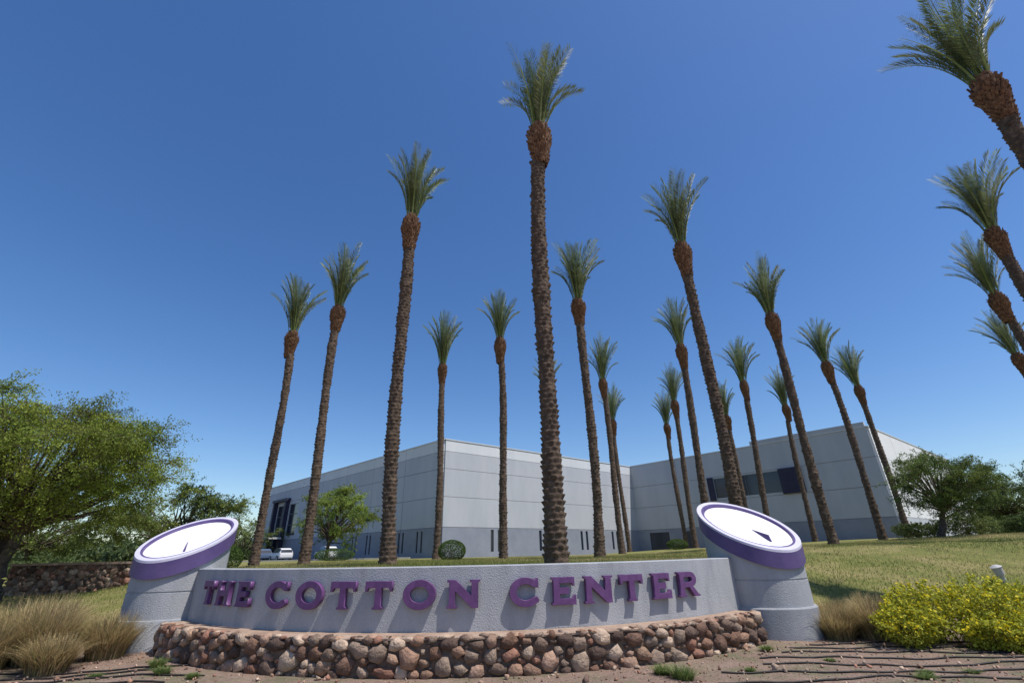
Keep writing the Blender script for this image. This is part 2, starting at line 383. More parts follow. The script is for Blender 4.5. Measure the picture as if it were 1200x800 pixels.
# ------------------------------------------------------------------ grass lawn blades
def blades(name,xy,hmin,hmax,wid,cols,lean=.5,mats=None,dry=None):
    n=len(xy); a=rng.random(n)*2*np.pi; h=hmin+(hmax-hmin)*rng.random(n)
    z=H(xy[:,0],xy[:,1])
    la=rng.random(n)*2*np.pi; ll=h*lean*rng.random(n)
    base=np.stack([xy[:,0],xy[:,1],z-.01],1)
    d=np.stack([np.cos(a),np.sin(a),0*a],1)*wid
    tip=base+np.stack([np.cos(la)*ll,np.sin(la)*ll,h],1)
    V=np.stack([base-d/2,base+d/2,tip],1).reshape(-1,3); F=np.arange(3*n).reshape(-1,3)
    c=np.array(cols)[rng.integers(0,len(cols),n)]
    if dry is not None: c=c*(1-dry[:,None])+np.array([.42,.33,.16])*dry[:,None]
    c=c*(.7+.6*rng.random((n,1)))
    return npmesh(name,V,F,mats or M_blade,None,col=np.repeat(c,3,0))
N=250000
xy=np.stack([rng.uniform(-22,30,N),10.3+rng.random(N)**1.3*22],1)
r=np.hypot(xy[:,0]-CX,xy[:,1]-CY)
X_,Y_=xy[:,0],xy[:,1]
pn=np.sin(X_*.55+1.7*np.sin(Y_*.31+1))+.7*np.sin(Y_*.83+1.3*np.sin(X_*.41))+.5*np.sin(X_*1.9-Y_*1.3)+.35*np.sin(X_*3.7+Y_*2.9)
dry=np.clip(S(.1,1.3,pn)+.35*S(18,28,Y_)+rng.normal(0,.15,N),0,1)
gmx=grass_mask(X_,Y_)*(1-.55*S(.5,1.5,pn))
keep=(rng.random(N)<gmx)&((r<7.6)|(r>8.1))&~((X_<-13.6)&(abs(Y_-18.4)<.5))
blades('lawn_grass',xy[keep],.035,.10,.018,[(.17,.21,.05),(.21,.235,.065),(.27,.26,.08),(.14,.175,.04)],dry=dry[keep])

# ornamental dry grass clumps
def tuft(name,x,y,rad,h,n,cols):
    a=rng.random(n)*2*np.pi; rr=rad*.45*np.sqrt(rng.random(n))
    bx=x+rr*np.cos(a); by=y+rr*np.sin(a)
    az=a+rng.normal(0,.8,n); L=h*(.4+.65*rng.random(n)); out=rad*(.1+1.1*rng.random(n)**1.3)*(L/h)
    bz=H(bx,by)-.02
    s=np.array([0,.35,.7,1.0]); V=[];
    wv=np.stack([-np.sin(az),np.cos(az),0*az],1)
    pts=[]
    for t in s:
        o=out*t**1.8; zz=L*(t-.28*t*t*t*(out/rad))
        pts.append(np.stack([bx+np.cos(az)*o,by+np.sin(az)*o,bz+zz],1))
    for k,t in enumerate(s):
        w=.006*(1-t*.85); V+= [pts[k]-wv*w,pts[k]+wv*w]
    V=np.stack(V,1).reshape(-1,3); b=(np.arange(n)*8)[:,None]
    F=np.concatenate([b+np.array([0,1,3,2]),b+np.array([2,3,5,4]),b+np.array([4,5,7,6])])
    c=np.array(cols)[rng.integers(0,len(cols),n)]*(.7+.6*rng.random((n,1)))
    return npmesh(name,V,F,M_blade,col=np.repeat(c,8,0))
DRY=[(.50,.37,.18),(.56,.44,.24),(.40,.30,.14),(.27,.26,.10),(.20,.14,.08)]
for (x,y,r_,h_) in [(-7.6,8.8,.55,.6),(-8.3,9.4,.75,1.0),(-9.0,9.7,.8,1.1),(-7.5,9.8,.6,.8),(-10.0,9.5,.8,1.05),(-8.7,8.8,.6,.8),(-9.6,10.8,.8,1.0),(-9.4,9.0,.7,.9),(6.15,10.3,.55,.55),(6.75,10.1,.6,.72),(7.2,10.7,.55,.75),(6.5,10.9,.5,.6),(7.7,10.5,.5,.6)]:
    tuft('dry_bunch_grass',x,y,r_,h_,2600,DRY)
GRN=[(.09,.14,.035),(.14,.19,.055),(.20,.24,.08)]
for (x,y,r_,h_) in [(2.2,7.45,.28,.2),(2.0,7.7,.2,.15),(5.25,7.2,.16,.10),(5.5,7.5,.12,.08),(-5.4,8.3,.2,.14),(-5.9,8.9,.2,.18),(-3.9,7.3,.15,.08),(4.2,9.2,.15,.12),(1.2,6.9,.12,.07),(-4.8,8.1,.12,.1),(3.3,7.9,.1,.06),(6.2,7.6,.12,.07),(-6.4,8.3,.12,.08),(4.7,8.3,.1,.06)]:
    tuft('green_weed',x,y,r_,h_,420,GRN)

# ------------------------------------------------------------------ trees & shrubs
def leafquads(P,size,cols,aspect=.45,up=None):
    n=len(P); 
    d=rng.normal(size=(n,3)); d/=np.linalg.norm(d,axis=1)[:,None]
    e=rng.normal(size=(n,3)); e-= (e*d).sum(1)[:,None]*d; e/=np.linalg.norm(e,axis=1)[:,None]
    s=size*(.6+.8*rng.random((n,1)))
    V=np.stack([P-d*s*.5,P+e*s*aspect*.5,P+d*s*.5,P-e*s*aspect*.5],1).reshape(-1,3)
    return V,np.arange(4*n).reshape(-1,4),np.repeat(cols,4,0)
def segs_mesh(name,segs,m,parent,k=6):
    V=[];F=[];o=0
    for (p,q,r0,r1) in segs:
        d=Vector(q)-Vector(p)
        if d.length<1e-5: continue
        d.normalize(); u=d.orthogonal().normalized(); w=d.cross(u)
        for c_,r_ in ((Vector(p),r0),(Vector(q),r1)):
            for j in range(k):
                t=2*math.pi*j/k; V.append((c_+r_*(u*math.cos(t)+w*math.sin(t)))[:])
        for j in range(k): F.append((o+j,o+(j+1)%k,o+k+(j+1)%k,o+k+j))
        o+=2*k
    return npmesh(name,V,F,m,parent,smooth=True)
def tree(name,x,y,trunk_top,cc,rad,nclump,ntwig,nleaf,lsize,base_col,tr=.18,seed=1,droop=.35,stems=2,twl=.9,aspect=.4):
    rr=random.Random(seed); e=empty(name,(0,0,0)); g=hz(x,y); segs=[]
    cc=Vector(cc); lv=[]; lc=[]
    forks=[]
    for sidx in range(stems):
        p=Vector((x+rr.uniform(-.1,.1)*(stems>1),y+rr.uniform(-.1,.1),g-.1)); 
        tgt=Vector((x,y,g))+Vector(((cc.x-x)*.35+rr.uniform(-1,1)*.5*stems*.4,(cc.y-y)*.3+rr.uniform(-.4,.4),trunk_top*rr.uniform(.8,1.1)))
        nseg=5; prev=p; r0=tr
        for k in range(1,nseg+1):
            t=k/nseg; q=p.lerp(tgt,t)+Vector((rr.uniform(-.06,.06),rr.uniform(-.06,.06),0)); r1=tr*(1-.35*t)
            segs.append((prev[:],q[:],r0*1.02,r1)); prev=q; r0=r1
        forks.append((prev,r0))
    for c_ in range(nclump):
        while True:
            v=Vector((rr.uniform(-1,1),rr.uniform(-1,1),rr.uniform(-1,1)))
            if .25<v.length<1: break
        v=v.normalized()*(v.length**.45)*rr.uniform(.72,1.12)
        cp=cc+Vector((v.x*rad[0],v.y*rad[1],v.z*rad[2]))
        f,fr_=rr.choice(forks)
        mid=f.lerp(cp,.5)+Vector((rr.uniform(-.3,.3),rr.uniform(-.3,.3),rr.uniform(-.1,.5)))*rad[2]*.25
        prev=f; pr=fr_*.55; 
        for k in range(1,7):
            t=k/6; q=(f*(1-t)**2+mid*2*t*(1-t)+cp*t*t)+Vector((rr.uniform(-1,1),rr.uniform(-1,1),rr.uniform(-1,1)))*.05
            r1=fr_*.55*(1-t)+.008; segs.append((prev[:],q[:],pr,r1)); prev=q; pr=r1
        shade=rr.uniform(.65,1.3); yel=rr.uniform(-.12,.25)
        for t_ in range(ntwig):
            dv=Vector((rr.gauss(0,1),rr.gauss(0,1),rr.gauss(0,.6))).normalized()
            L=twl*rr.uniform(.5,1.35); st=cp+Vector((rr.gauss(0,.2),rr.gauss(0,.2),rr.gauss(0,.15)))*twl
            end=st+dv*L-Vector((0,0,droop*L*rr.random()))
            segs.append((st.lerp(cp,.6)[:],st.lerp(end,.6)[:],.009,.005))
            tt=np.random.default_rng(rr.randrange(10**6)).random((nleaf,1))
            pts=np.array(st[:])*(1-tt)+np.array(end[:])*tt; pts[:,2]-=(droop*L*.5*tt[:,0]**2)
            pts+=rng.normal(0,twl*.07,pts.shape)
            lv.append(pts)
            cb=np.array(base_col)*shade*rr.uniform(.8,1.2); cb=cb*np.array([1+yel,1+yel*.5,1]); lc.append(np.tile(cb,(nleaf,1))*(.75+.5*rng.random((nleaf,1))))
    segs_mesh('trunk_and_limbs',segs,M_bark,e,5)
    V_,F_,C_=leafquads(np.concatenate(lv),lsize,np.concatenate(lc),aspect); npmesh('foliage',V_,F_,M_leaf,e,col=C_)
    return e
tree('mesquite_tree',-16.4,16.0,2.0,(-17.4,15.8,4.8),(5.5,3.6,2.35),150,20,64,.08,(.195,.25,.04),tr=.22,seed=3,stems=3,twl=1.05)
tree('mesquite_tree.001',-20.5,30,1.5,(-21,30,3.9),(4.4,3,1.8),65,13,42,.12,(.16,.21,.05),seed=5,stems=2)
tree('mesquite_tree.002',-29.5,30,1.5,(-29,30,3.8),(4.6,3,1.9),60,12,40,.12,(.14,.185,.045),seed=6,stems=2)
tree('palo_verde_tree',-17.0,45,1.8,(-16.3,45,5.0),(3.3,2.8,2.4),60,13,42,.14,(.19,.26,.055),seed=8,stems=2)
tree('shade_tree',-41,75,1.5,(-41,75,4.4),(5,4,2.3),36,10,30,.22,(.13,.18,.055),seed=9,stems=1,twl=1.3)
tree('mesquite_tree.003',26.3,31,1.9,(27.6,31,5.3),(3.1,2.6,1.9),70,13,48,.10,(.12,.17,.045),seed=12,stems=2,tr=.16)
tree('mesquite_tree.004',36.5,36,1.6,(36.2,36,4.6),(3.0,2.6,1.6),50,12,42,.12,(.11,.155,.045),seed=13,stems=2,tr=.15)
tree('mesquite_tree.005',34.5,29.5,1.8,(35.5,29.5,4.9),(3.0,2.6,1.9),50,12,42,.11,(.12,.17,.04),seed=14,stems=2,tr=.16)

def shrub(name,x,y,rx,ry,h,n,lsize,col,flower=None,ball=False,seed=0):
    e=empty(name,(0,0,0)); g=hz(x,y)
    r2=np.random.default_rng(seed+50)
    d=r2.normal(size=(n,3)); d/=np.linalg.norm(d,axis=1)[:,None]; 
    lump=1+(0 if ball else .22)*(np.sin(4*d[:,0]+seed)*np.cos(3.3*d[:,1]+2*d[:,2])+.6*np.sin(9*d[:,0]+7*d[:,1]+seed)+.4*np.sin(17*d[:,0]-13*d[:,2]+seed))
    rad=(1-(.1 if ball else .45)*r2.random(n)**1.5)*lump
    P=np.stack([x+d[:,0]*rx*rad,y+d[:,1]*ry*rad,g+h*.46+d[:,2]*h*.50*rad],1)
    c=np.tile(np.array(col),(n,1))*(.6+.8*r2.random((n,1)))
    if not ball:   # sprigs sticking out of the mass
        m=70; dd=r2.normal(size=(m,3)); dd[:,2]=abs(dd[:,2])*.9+.1; dd/=np.linalg.norm(dd,axis=1)[:,None]
        t=r2.random((m,22,1)); L=(.85+.30*r2.random((m,1,1))+.35*t*(.4+.6*r2.random((m,1,1))))
        Q=np.array([x,y,g+h*.46])+dd[:,None,:]*np.array([rx,ry,h*.5])*L+r2.normal(0,lsize*.35,(m,22,3)); Q=Q.reshape(-1,3)
        P=np.concatenate([P,Q]); c=np.concatenate([c,np.tile(np.array(col)*1.15,(len(Q),1))*(.7+.6*r2.random((len(Q),1)))])
    k_=P[:,2]>H(P[:,0],P[:,1]); P=P[k_]; c=c[k_]
    V_,F_,C_=leafquads(P,lsize,c,.55); npmesh('foliage',V_,F_,M_leaf,e,col=C_)
    if flower is not None:
        m=int(n*.20); k=r2.integers(0,len(P),m); Q=P[k]; Q=Q[Q[:,2]>g+h*.35]+np.array([0,-.012,.018])
        V_,F_,C_=leafquads(Q,lsize*.85,np.tile(np.array(flower),(len(Q),1)),.9); npmesh('flowers',V_,F_,M_leaf,e,col=C_)
    segs=[]
    for k in range(22):
        a=random.random()*6.28; q=random.random()*.8
        segs.append(((x+.05*math.cos(a),y+.05*math.sin(a),g-.03),(x+rx*q*math.cos(a),y+ry*q*math.sin(a),g+h*.75*random.uniform(.6,1)),.012,.004))
    segs_mesh('stems',segs,M_bark,e,4)
YG=(.36,.37,.045)
for k,(x,y,rx,h) in enumerate([(6.75,9.25,.46,.62),(7.35,9.5,.58,.88),(8.2,9.25,.66,1.02),(9.0,9.6,.68,.9),(7.8,8.8,.42,.52),(9.7,9.0,.58,.8),(8.6,8.6,.38,.48),(10.4,9.4,.6,.9)]):
    shrub('flowering_shrub',x,y,rx,rx*.85,h,3800,.05,YG,flower=(.82,.66,.03),seed=k)
shrub('round_hedge',-3.35,26,.72,.7,1.05,6000,.06,(.08,.13,.03),ball=True,seed=30)
shrub('round_hedge',-12.7,22,.62,.62,1.1,5000,.06,(.08,.13,.03),ball=True,seed=31)
shrub('round_hedge',12.9,40,.8,.8,.8,4000,.08,(.085,.13,.03),ball=True,seed=32)
shrub('round_hedge',-14.5,40,1.6,.9,.9,4000,.08,(.09,.14,.04),ball=True,seed=33)
for k,(x,y,rx,h) in enumerate([(-24,21,1.3,1.0),(-21,22.5,1.5,1.1),(-18.5,21.5,1.1,.9),(-27,24,2,1.4),(-16,24,1.2,.9),(-32,27,2,1.6),(30,33,1.5,1.3),(33,32,1.4,1.1),(27.5,34,1.3,.9),(38,33,1.8,1.4)]):
    shrub('desert_shrub',x,y,rx,rx*.8,h,4200,.10,(.10,.14,.045) if k%2 else (.14,.17,.055),seed=40+k)

# distant tree belt (one object)
P=[];C=[]
for k in range(260):
    if k%2: x=rng.uniform(-260,-52); y=rng.uniform(95,150)
    else: x=rng.uniform(62,260); y=rng.uniform(60,130)
    rx=rng.uniform(3,6); h=rng.uniform(2.5,6.5); n=420
    d=rng.normal(size=(n,3)); d/=np.linalg.norm(d,axis=1)[:,None]; rad=(.6+.45*rng.random(n))
    q=np.stack([x+d[:,0]*rx*rad,y+d[:,1]*rx*rad,1.1+h*.5+d[:,2]*h*.5*rad],1)
    P.append(q); C.append(np.tile(np.array([.10,.135,.055])*rng.uniform(.7,1.3),(n,1))*(.7+.6*rng.random((n,1))))
V_,F_,C_=leafquads(np.concatenate(P),.9,np.concatenate(C),.7); npmesh('distant_trees',V_,F_,M_leaf,col=C_)

# ------------------------------------------------------------------ palms
def frond_mesh(seed):
    r=random.Random(seed); V=[];F=[];C=[]
    nf=27
    def add(vs,fs,c):
        o=len(V); V.extend(vs); F.extend([[o+i for i in f] for f in fs]); C.extend([c]*len(vs))
    for k in range(nf):
        az=k*2.39996+r.uniform(-.35,.35); q=(k+.5)/nf      # q 0 inner .. 1 outer
        L=r.uniform(4.0,5.0)*(1-.20*q)*(1 if r.random()<.85 else .8); a0=R(1+8*q+r.uniform(-1,1.5)); bend=R(8+46*q**1.2+r.uniform(-5,14))
        hd=Vector((math.cos(az),math.sin(az),0)); side=Vector((-math.sin(az),math.cos(az),0))
        tw=r.uniform(-.5,.5); cv=r.uniform(-.2,.2)
        p=hd*(.05+.12*q)+Vector((0,0,-.2-.4*q)); n=26; pts=[];dirs=[]
        for j in range(n+1):
            t=j/n; a=a0+bend*t**2.0
            d=(hd*math.sin(a)+Vector((0,0,1))*math.cos(a)+side*cv*t).normalized(); pts.append(p.copy()); dirs.append(d); p=p+d*(L/n)
        shade=r.uniform(.7,1.35)
        col=(shade*r.uniform(.9,1.15),shade,shade*r.uniform(.85,1.15))
        for j in range(n):
            w0=.033*(1-j/n)+.006; w1=.033*(1-(j+1)/n)+.006
            add([pts[j]-side*w0,pts[j]+side*w0,pts[j+1]+side*w1,pts[j+1]-side*w1],[[0,1,2,3]],(1.5,1.45,.95))
            nn=dirs[j].cross(side).normalized()
            add([pts[j]-nn*w0*.7,pts[j]+nn*w0*.7,pts[j+1]+nn*w1*.7,pts[j+1]-nn*w1*.7],[[0,1,2,3]],(1.5,1.45,.95))
        m=58
        for j in range(m):
            t=.22+.78*j/m; f=t*n; i0=min(int(f),n-1); b=pts[i0].lerp(pts[i0+1],f-i0); d=dirs[i0]
            nn=d.cross(side).normalized()
            if nn.dot(hd)>0: nn=-nn
            ll=(.46*math.sin(math.pi*min(1,(t-.14)/.94))**.8+.10)*r.uniform(.85,1.12)
            for sg in (-1,1):
                fw=.85+.5*t+r.uniform(-.15,.15)
                ld=(side*sg*math.cos(tw*.3)+d*fw+nn*(.3+r.uniform(-.2,.3))).normalized()
                w=(d*.5+nn*.7*sg).normalized()*.016
                mid=b+ld*ll*.45; tip=b+ld*ll+Vector((0,0,-.06*ll))
                cc=r.uniform(.7,1.3)
                add([b,mid-w,tip,mid+w],[[0,1,2,3]],tuple(c_*cc for c_ in col))
    return np.array([v[:] for v in V]),np.array(F),np.array(C)
FM=[]
for s in range(6):
    v,f,c_=frond_mesh(200+s); o=npmesh('fronds_src',v,f,M_frond,col=c_); FM.append(o.data); bpy.data.objects.remove(o)
# boots (old leaf bases) as wedges: pineapple-shaped head
def boots_mesh(seed):
    r=random.Random(seed); V=[];F=[]
    n=250; Lb=1.75
    prof=[(0,.22),(.2,.245),(.45,.27),(.7,.33),(.95,.40),(1.2,.43),(1.4,.40),(1.58,.31),(1.72,.20),(1.82,.09)]
    k=20
    for z,rr in prof:
        for j in range(k): a=2*math.pi*j/k; V.append((rr*.86*math.cos(a),rr*.86*math.sin(a),z-Lb))
    for q in range(len(prof)-1):
        for j in range(k): F.append((q*k+j,q*k+(j+1)%k,(q+1)*k+(j+1)%k,(q+1)*k+j))
    for i in range(n):
        t=(i+.5)/n; z=t*1.74; a=i*2.39996; rr=np.interp(z,[p[0] for p in prof],[p[1] for p in prof])
        hd=Vector((math.cos(a),math.sin(a),0)); sd=Vector((-math.sin(a),math.cos(a),0)); up=Vector((0,0,1))
        b=hd*rr*.80+up*(z-Lb-.06); w=.058*r.uniform(.7,1.25); ln=.15*r.uniform(.7,1.4)*(1 if z<1.45 else 1.4); out=.05*r.uniform(.5,1.9)*(1 if z<1.5 else .3)
        top=b+up*ln+hd*(out+.03)+sd*r.uniform(-.02,.02); th=.035
        o=len(V)
        V.extend([(b-sd*w)[:],(b+sd*w)[:],(b+hd*.05)[:],(top-sd*w*.7)[:],(top+sd*w*.7)[:],(top-hd*th-sd*w*.6)[:],(top-hd*th+sd*w*.6)[:],(b-hd*.03)[:]])
        F.extend([(o,o+2,o+3),(o+2,o+4,o+3),(o+2,o+1,o+4),(o+3,o+4,o+6,o+5),(o,o+3,o+5),(o+1,o+6,o+4),(o+5,o+6,o+7)])
    me=bpy.data.meshes.new('boots'); me.from_pydata(V,[],F); me.materials.append(M_boot); me.update(); return me
BM=[boots_mesh(1),boots_mesh(2),boots_mesh(3)]
def palm(bx,by,tx,ty,top,seed,lod):
    r=random.Random(seed); g=hz(bx,by)
    e=empty('date_palm',(bx,by,g))
    na,dz=(48,.030) if lod==0 else ((30,.05) if lod==1 else (20,.09))
    z1=top-1.6; n=int((z1-g+.3)/dz)
    zz=g-.3+np.arange(n+1)*(z1-g+.3)/n
    th=np.arange(na)*2*np.pi/na
    Z,T=np.meshgrid(zz,th,indexing='ij')
    hgt=Z-g
    base=.205+.07*np.exp(-hgt/.7)+.014*np.sin(hgt*1.1+seed)+.008*np.sin(hgt*3.7+2*seed)
    nsc=8; rowh=.14
    v=hgt/rowh+.35*np.sin(T+seed)*.3; row=np.floor(v); fv=v-row
    u=(T*nsc/(2*np.pi)+.5*(row%2)+.15*np.sin(row*2.3+seed)); fu=u-np.floor(u)
    sc=(1-np.abs(2*fu-1)**2.2)*(.05+.95*fv)*(fv<.9)
    jit=(np.sin(row*12.9898+np.floor(u)*78.233+seed)*43758.5453)%1
    rad=base+.075*sc*(.35+1.0*jit)
    t=np.clip((Z-g)/(top-g),0,1); lx=(tx-bx)*t+.14*np.sin(t*math.pi)*math.sin(seed*1.7)+.05*np.sin(t*2*math.pi)*math.cos(seed*3.1); ly=(ty-by)*t+.08*np.sin(t*math.pi)*math.cos(seed*2.1)
    V=np.stack([lx+rad*np.cos(T),ly+rad*np.sin(T),Z-g],-1).reshape(-1,3)
    i=(np.arange(n)[:,None]*na+np.arange(na)[None,:]).ravel(); j=(np.arange(n)[:,None]*na+(np.arange(na)[None,:]+1)%na).ravel()
    F=np.stack([i,j,j+na,i+na],1)
    npmesh('trunk',V,F,M_trunk,e)
    o=bpy.data.objects.new('leaf_base_boots',BM[seed%3]); link(o,e); o.location=(tx-bx,ty-by,top-g); o.rotation_euler=(0,0,r.random()*6); 
    s=r.uniform(.90,1.08); o.scale=(s,s,r.uniform(.92,1.08))
    o=bpy.data.objects.new('frond_crown',FM[(seed*5+seed//6)%6]); link(o,e); o.location=(tx-bx,ty-by,top-g); o.rotation_euler=(R(r.uniform(-4,4)),R(r.uniform(-4,4)),r.random()*6)
    s=r.uniform(.92,1.06); o.scale=(s,s,s*r.uniform(.95,1.03))
PAL=[(-14.22,27.3,-14.65),(-10.12,24.0,-10.42),(-4.11,16.1,-4.37),(-5.36,33.5,-5.53),(-.75,29.0,-.84),(.90,11.5,1.10),(2.9,41.7,3.41),(3.93,23.8,3.99),(7.99,37.9,7.91),(11.68,51.7,11.45),(12.08,30.8,12.44),(8.35,18.5,8.45),(16.03,44.8,16.39),(18.48,54.2,18.43),(20.0,39.1,20.82),(23.81,50.8,24.24),(16.56,26.1,16.73),(28.27,47.2,28.99),(25.66,34.9,25.71),(32.38,41.1,32.57),(15.45,10.0,15.44),(23.3,17.8,23.13),(29.7,24.1,29.31),(40.6,33.9,40.36)]
for k,(bx,y,tx) in enumerate(PAL):
    palm(bx,y,tx,y,15.2,k+1,0 if y<20 else (1 if y<32 else 2))

# ------------------------------------------------------------------ warehouse
wh=empty('warehouse_building')
P1,P2,P3,P4,P5=(-7.4,48.9),(-43.3,84.4),(17.1,69.4),(36.7,47.1),(64,69.2)
ZT=12.7; ZB=.6
foot=[P2,P1,P3,P4,P5,(45,92),(10,112),(-18,110)]
V=[(x,y,ZB) for x,y in foot]+[(x,y,ZT-.3) for x,y in foot]; n=len(foot)
F=[(j,(j+1)%n,n+(j+1)%n,n+j) for j in range(n)]+[tuple(range(n,2*n))]
pymesh('core_walls_and_roof',V,F,M_core,wh)
def facebox(nm,A,B,s0,s1,z0,z1,o0,o1,m):
    A=Vector((*A,0));B=Vector((*B,0)); d=(B-A).normalized(); nrm=Vector((d.y,-d.x,0))
    if nrm.dot(-(A+B)/2)<0: nrm=-nrm
    V=[]
    for z in (z0,z1):
        for s,o in ((s0,o0),(s1,o0),(s1,o1),(s0,o1)):
            p=A+d*s+nrm*o; V.append((p.x,p.y,z))
    return V
def addfaces(nm,boxes,m):
    V=[];F=[]
    for b in boxes:
        o=len(V); V+=b; F+=[(o,o+1,o+2,o+3),(o+4,o+7,o+6,o+5),(o,o+4,o+5,o+1),(o+1,o+5,o+6,o+2),(o+2,o+6,o+7,o+3),(o+3,o+7,o+4,o)]
    pymesh(nm,V,F,m,wh)
def wall(tag,A,B,pw,bands,holes=()):
    Lw=(Vector(A)-Vector(B)).length; npn=max(1,round(Lw/pw)); w=Lw/npn; g=.03
    groups={}
    for k in range(npn):
        s0,s1=k*w+g*(k>0),(k+1)*w-g*(k<npn-1)
        for (z0,z1,m) in bands:
            segs=[(s0,s1,z0,z1)]
            for (h0,h1,hz0,hz1) in holes:
                new=[]
                for (a,b,c_,d_) in segs:
                    if h1<=a or h0>=b or hz1<=c_ or hz0>=d_: new.append((a,b,c_,d_)); continue
                    if h0>a: new.append((a,h0,c_,d_))
                    if h1<b: new.append((h1,b,c_,d_))
                    aa,bb=max(a,h0),min(b,h1)
                    if hz0>c_: new.append((aa,bb,c_,hz0))
                    if hz1<d_: new.append((aa,bb,hz1,d_))
                segs=new
            for (a,b,c_,d_) in segs:
                groups.setdefault(m.name,(m,[]))[1].append(facebox('',A,B,a,b,c_+.018,d_-.018,.0,.16,m))
    for nm,(m,bx) in groups.items(): addfaces(tag+'_'+nm,bx,m)
    gl=[facebox('',A,B,h0,h1,z0,z1,.005,.05,0) for (h0,h1,z0,z1) in holes]
    if gl: addfaces(tag+'_windows',gl,M_glass)
    mu=[]
    for (h0,h1,z0,z1) in holes:
        if h1-h0>3:
            q=int((h1-h0)/1.6)
            for j in range(1,q): 
                s=h0+(h1-h0)*j/q; mu.append(facebox('',A,B,s-.04,s+.04,z0,z1,.052,.10,0))
            if z1-z0>3:
                for zz in np.arange(z0+1.5,z1-.5,1.6): mu.append(facebox('',A,B,h0,h1,zz-.04,zz+.04,.103,.13,0))
    if mu: addfaces(tag+'_mullions',mu,M_core)
    addfaces(tag+'_coping',[facebox('',A,B,-.1,Lw+.1,ZT+.002,ZT+.10,-.3,.22,0)],M_panT)
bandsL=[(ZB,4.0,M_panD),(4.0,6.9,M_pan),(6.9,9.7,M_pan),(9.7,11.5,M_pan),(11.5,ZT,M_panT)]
slA=[]
for s in (3.0,6.5,10,13.5,17,24,31): slA+=[(s,s+.35,1.7,3.7),(s+.8,s+1.15,1.7,3.7)]
LA=math.hypot(35.9,35.5)
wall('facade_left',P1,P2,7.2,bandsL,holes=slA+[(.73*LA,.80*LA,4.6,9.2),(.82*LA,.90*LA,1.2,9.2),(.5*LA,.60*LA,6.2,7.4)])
slB=[]
for s in (6,13,20,26): slB+=[(s,s+.4,1.7,3.8),(s+.95,s+1.35,1.7,3.8)]
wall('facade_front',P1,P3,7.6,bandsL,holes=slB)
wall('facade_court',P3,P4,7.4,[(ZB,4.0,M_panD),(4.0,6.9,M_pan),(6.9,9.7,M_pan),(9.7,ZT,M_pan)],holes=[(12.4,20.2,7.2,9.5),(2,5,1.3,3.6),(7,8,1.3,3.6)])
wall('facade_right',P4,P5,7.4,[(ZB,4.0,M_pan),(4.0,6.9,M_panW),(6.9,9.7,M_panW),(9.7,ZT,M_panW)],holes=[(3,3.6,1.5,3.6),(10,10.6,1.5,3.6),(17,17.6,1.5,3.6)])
addfaces('court_parapet',[facebox('',P3,P4,17.8,29.6,ZT+.104,ZT+.55,-.25,.20,0)],M_pan)
addfaces('window_accent',[facebox('',P3,P4,20.25,22.6,6.95,9.65,.165,.45,0),facebox('',P3,P4,11.6,12.35,6.95,9.65,.165,.35,0)],M_navy)
addfaces('entrance_portal',[facebox('',P1,P2,.805*LA,.817*LA,1,9.8,.165,.8,0),facebox('',P1,P2,.903*LA,.915*LA,1,9.8,.165,.8,0),facebox('',P1,P2,.80*LA,.92*LA,9.803,10.2,.165,.9,0)],M_navy)
addfaces('entrance_canopy',[facebox('',P1,P2,.79*LA,.93*LA,4.1,4.35,.82,2.8,0)],M_panT)

# ------------------------------------------------------------------ parking lot + kerb + path
pymesh('parking_lot',[(-75,58,1.112),(-40,51.5,1.112),(-10,47.5,1.112),(-7.6,48.6,1.112),(-43,84,1.112),(-80,95,1.112)],[(0,1,2,3,4,5)],M_asph)
def strip(name,pts,w0,w1,h0,h1,m):
    V=[];F=[]
    for j,p in enumerate(pts):
        a=Vector(pts[max(j-1,0)]);b=Vector(pts[min(j+1,len(pts)-1)]); d=(b-a).normalized(); nn=Vector((-d.y,d.x))
        for (w,h) in ((w0,h0),(w0,h1),(w1,h1),(w1,h0)):
            q=Vector(p)+nn*w; V.append((q.x,q.y,hz(p[0],p[1])+h))
    for j in range(len(pts)-1):
        for q in range(4): F.append((j*4+q,j*4+(q+1)%4,(j+1)*4+(q+1)%4,(j+1)*4+q))
    F+= [(0,1,2,3),tuple(4*(len(pts)-1)+q for q in (3,2,1,0))]
    return pymesh(name,V,F,m)
strip('kerb',[(-75,57.8),(-40,51.3),(-10,47.3)],-.15,0,-.2,.14,M_kerb)
strip('paver_path',[(-60,34),(-45,29),(-34,25.5),(-28,22),(-25,18.5),(-24.5,14),(-25,8)],-1.6,1.6,-.1,.05,M_paver)
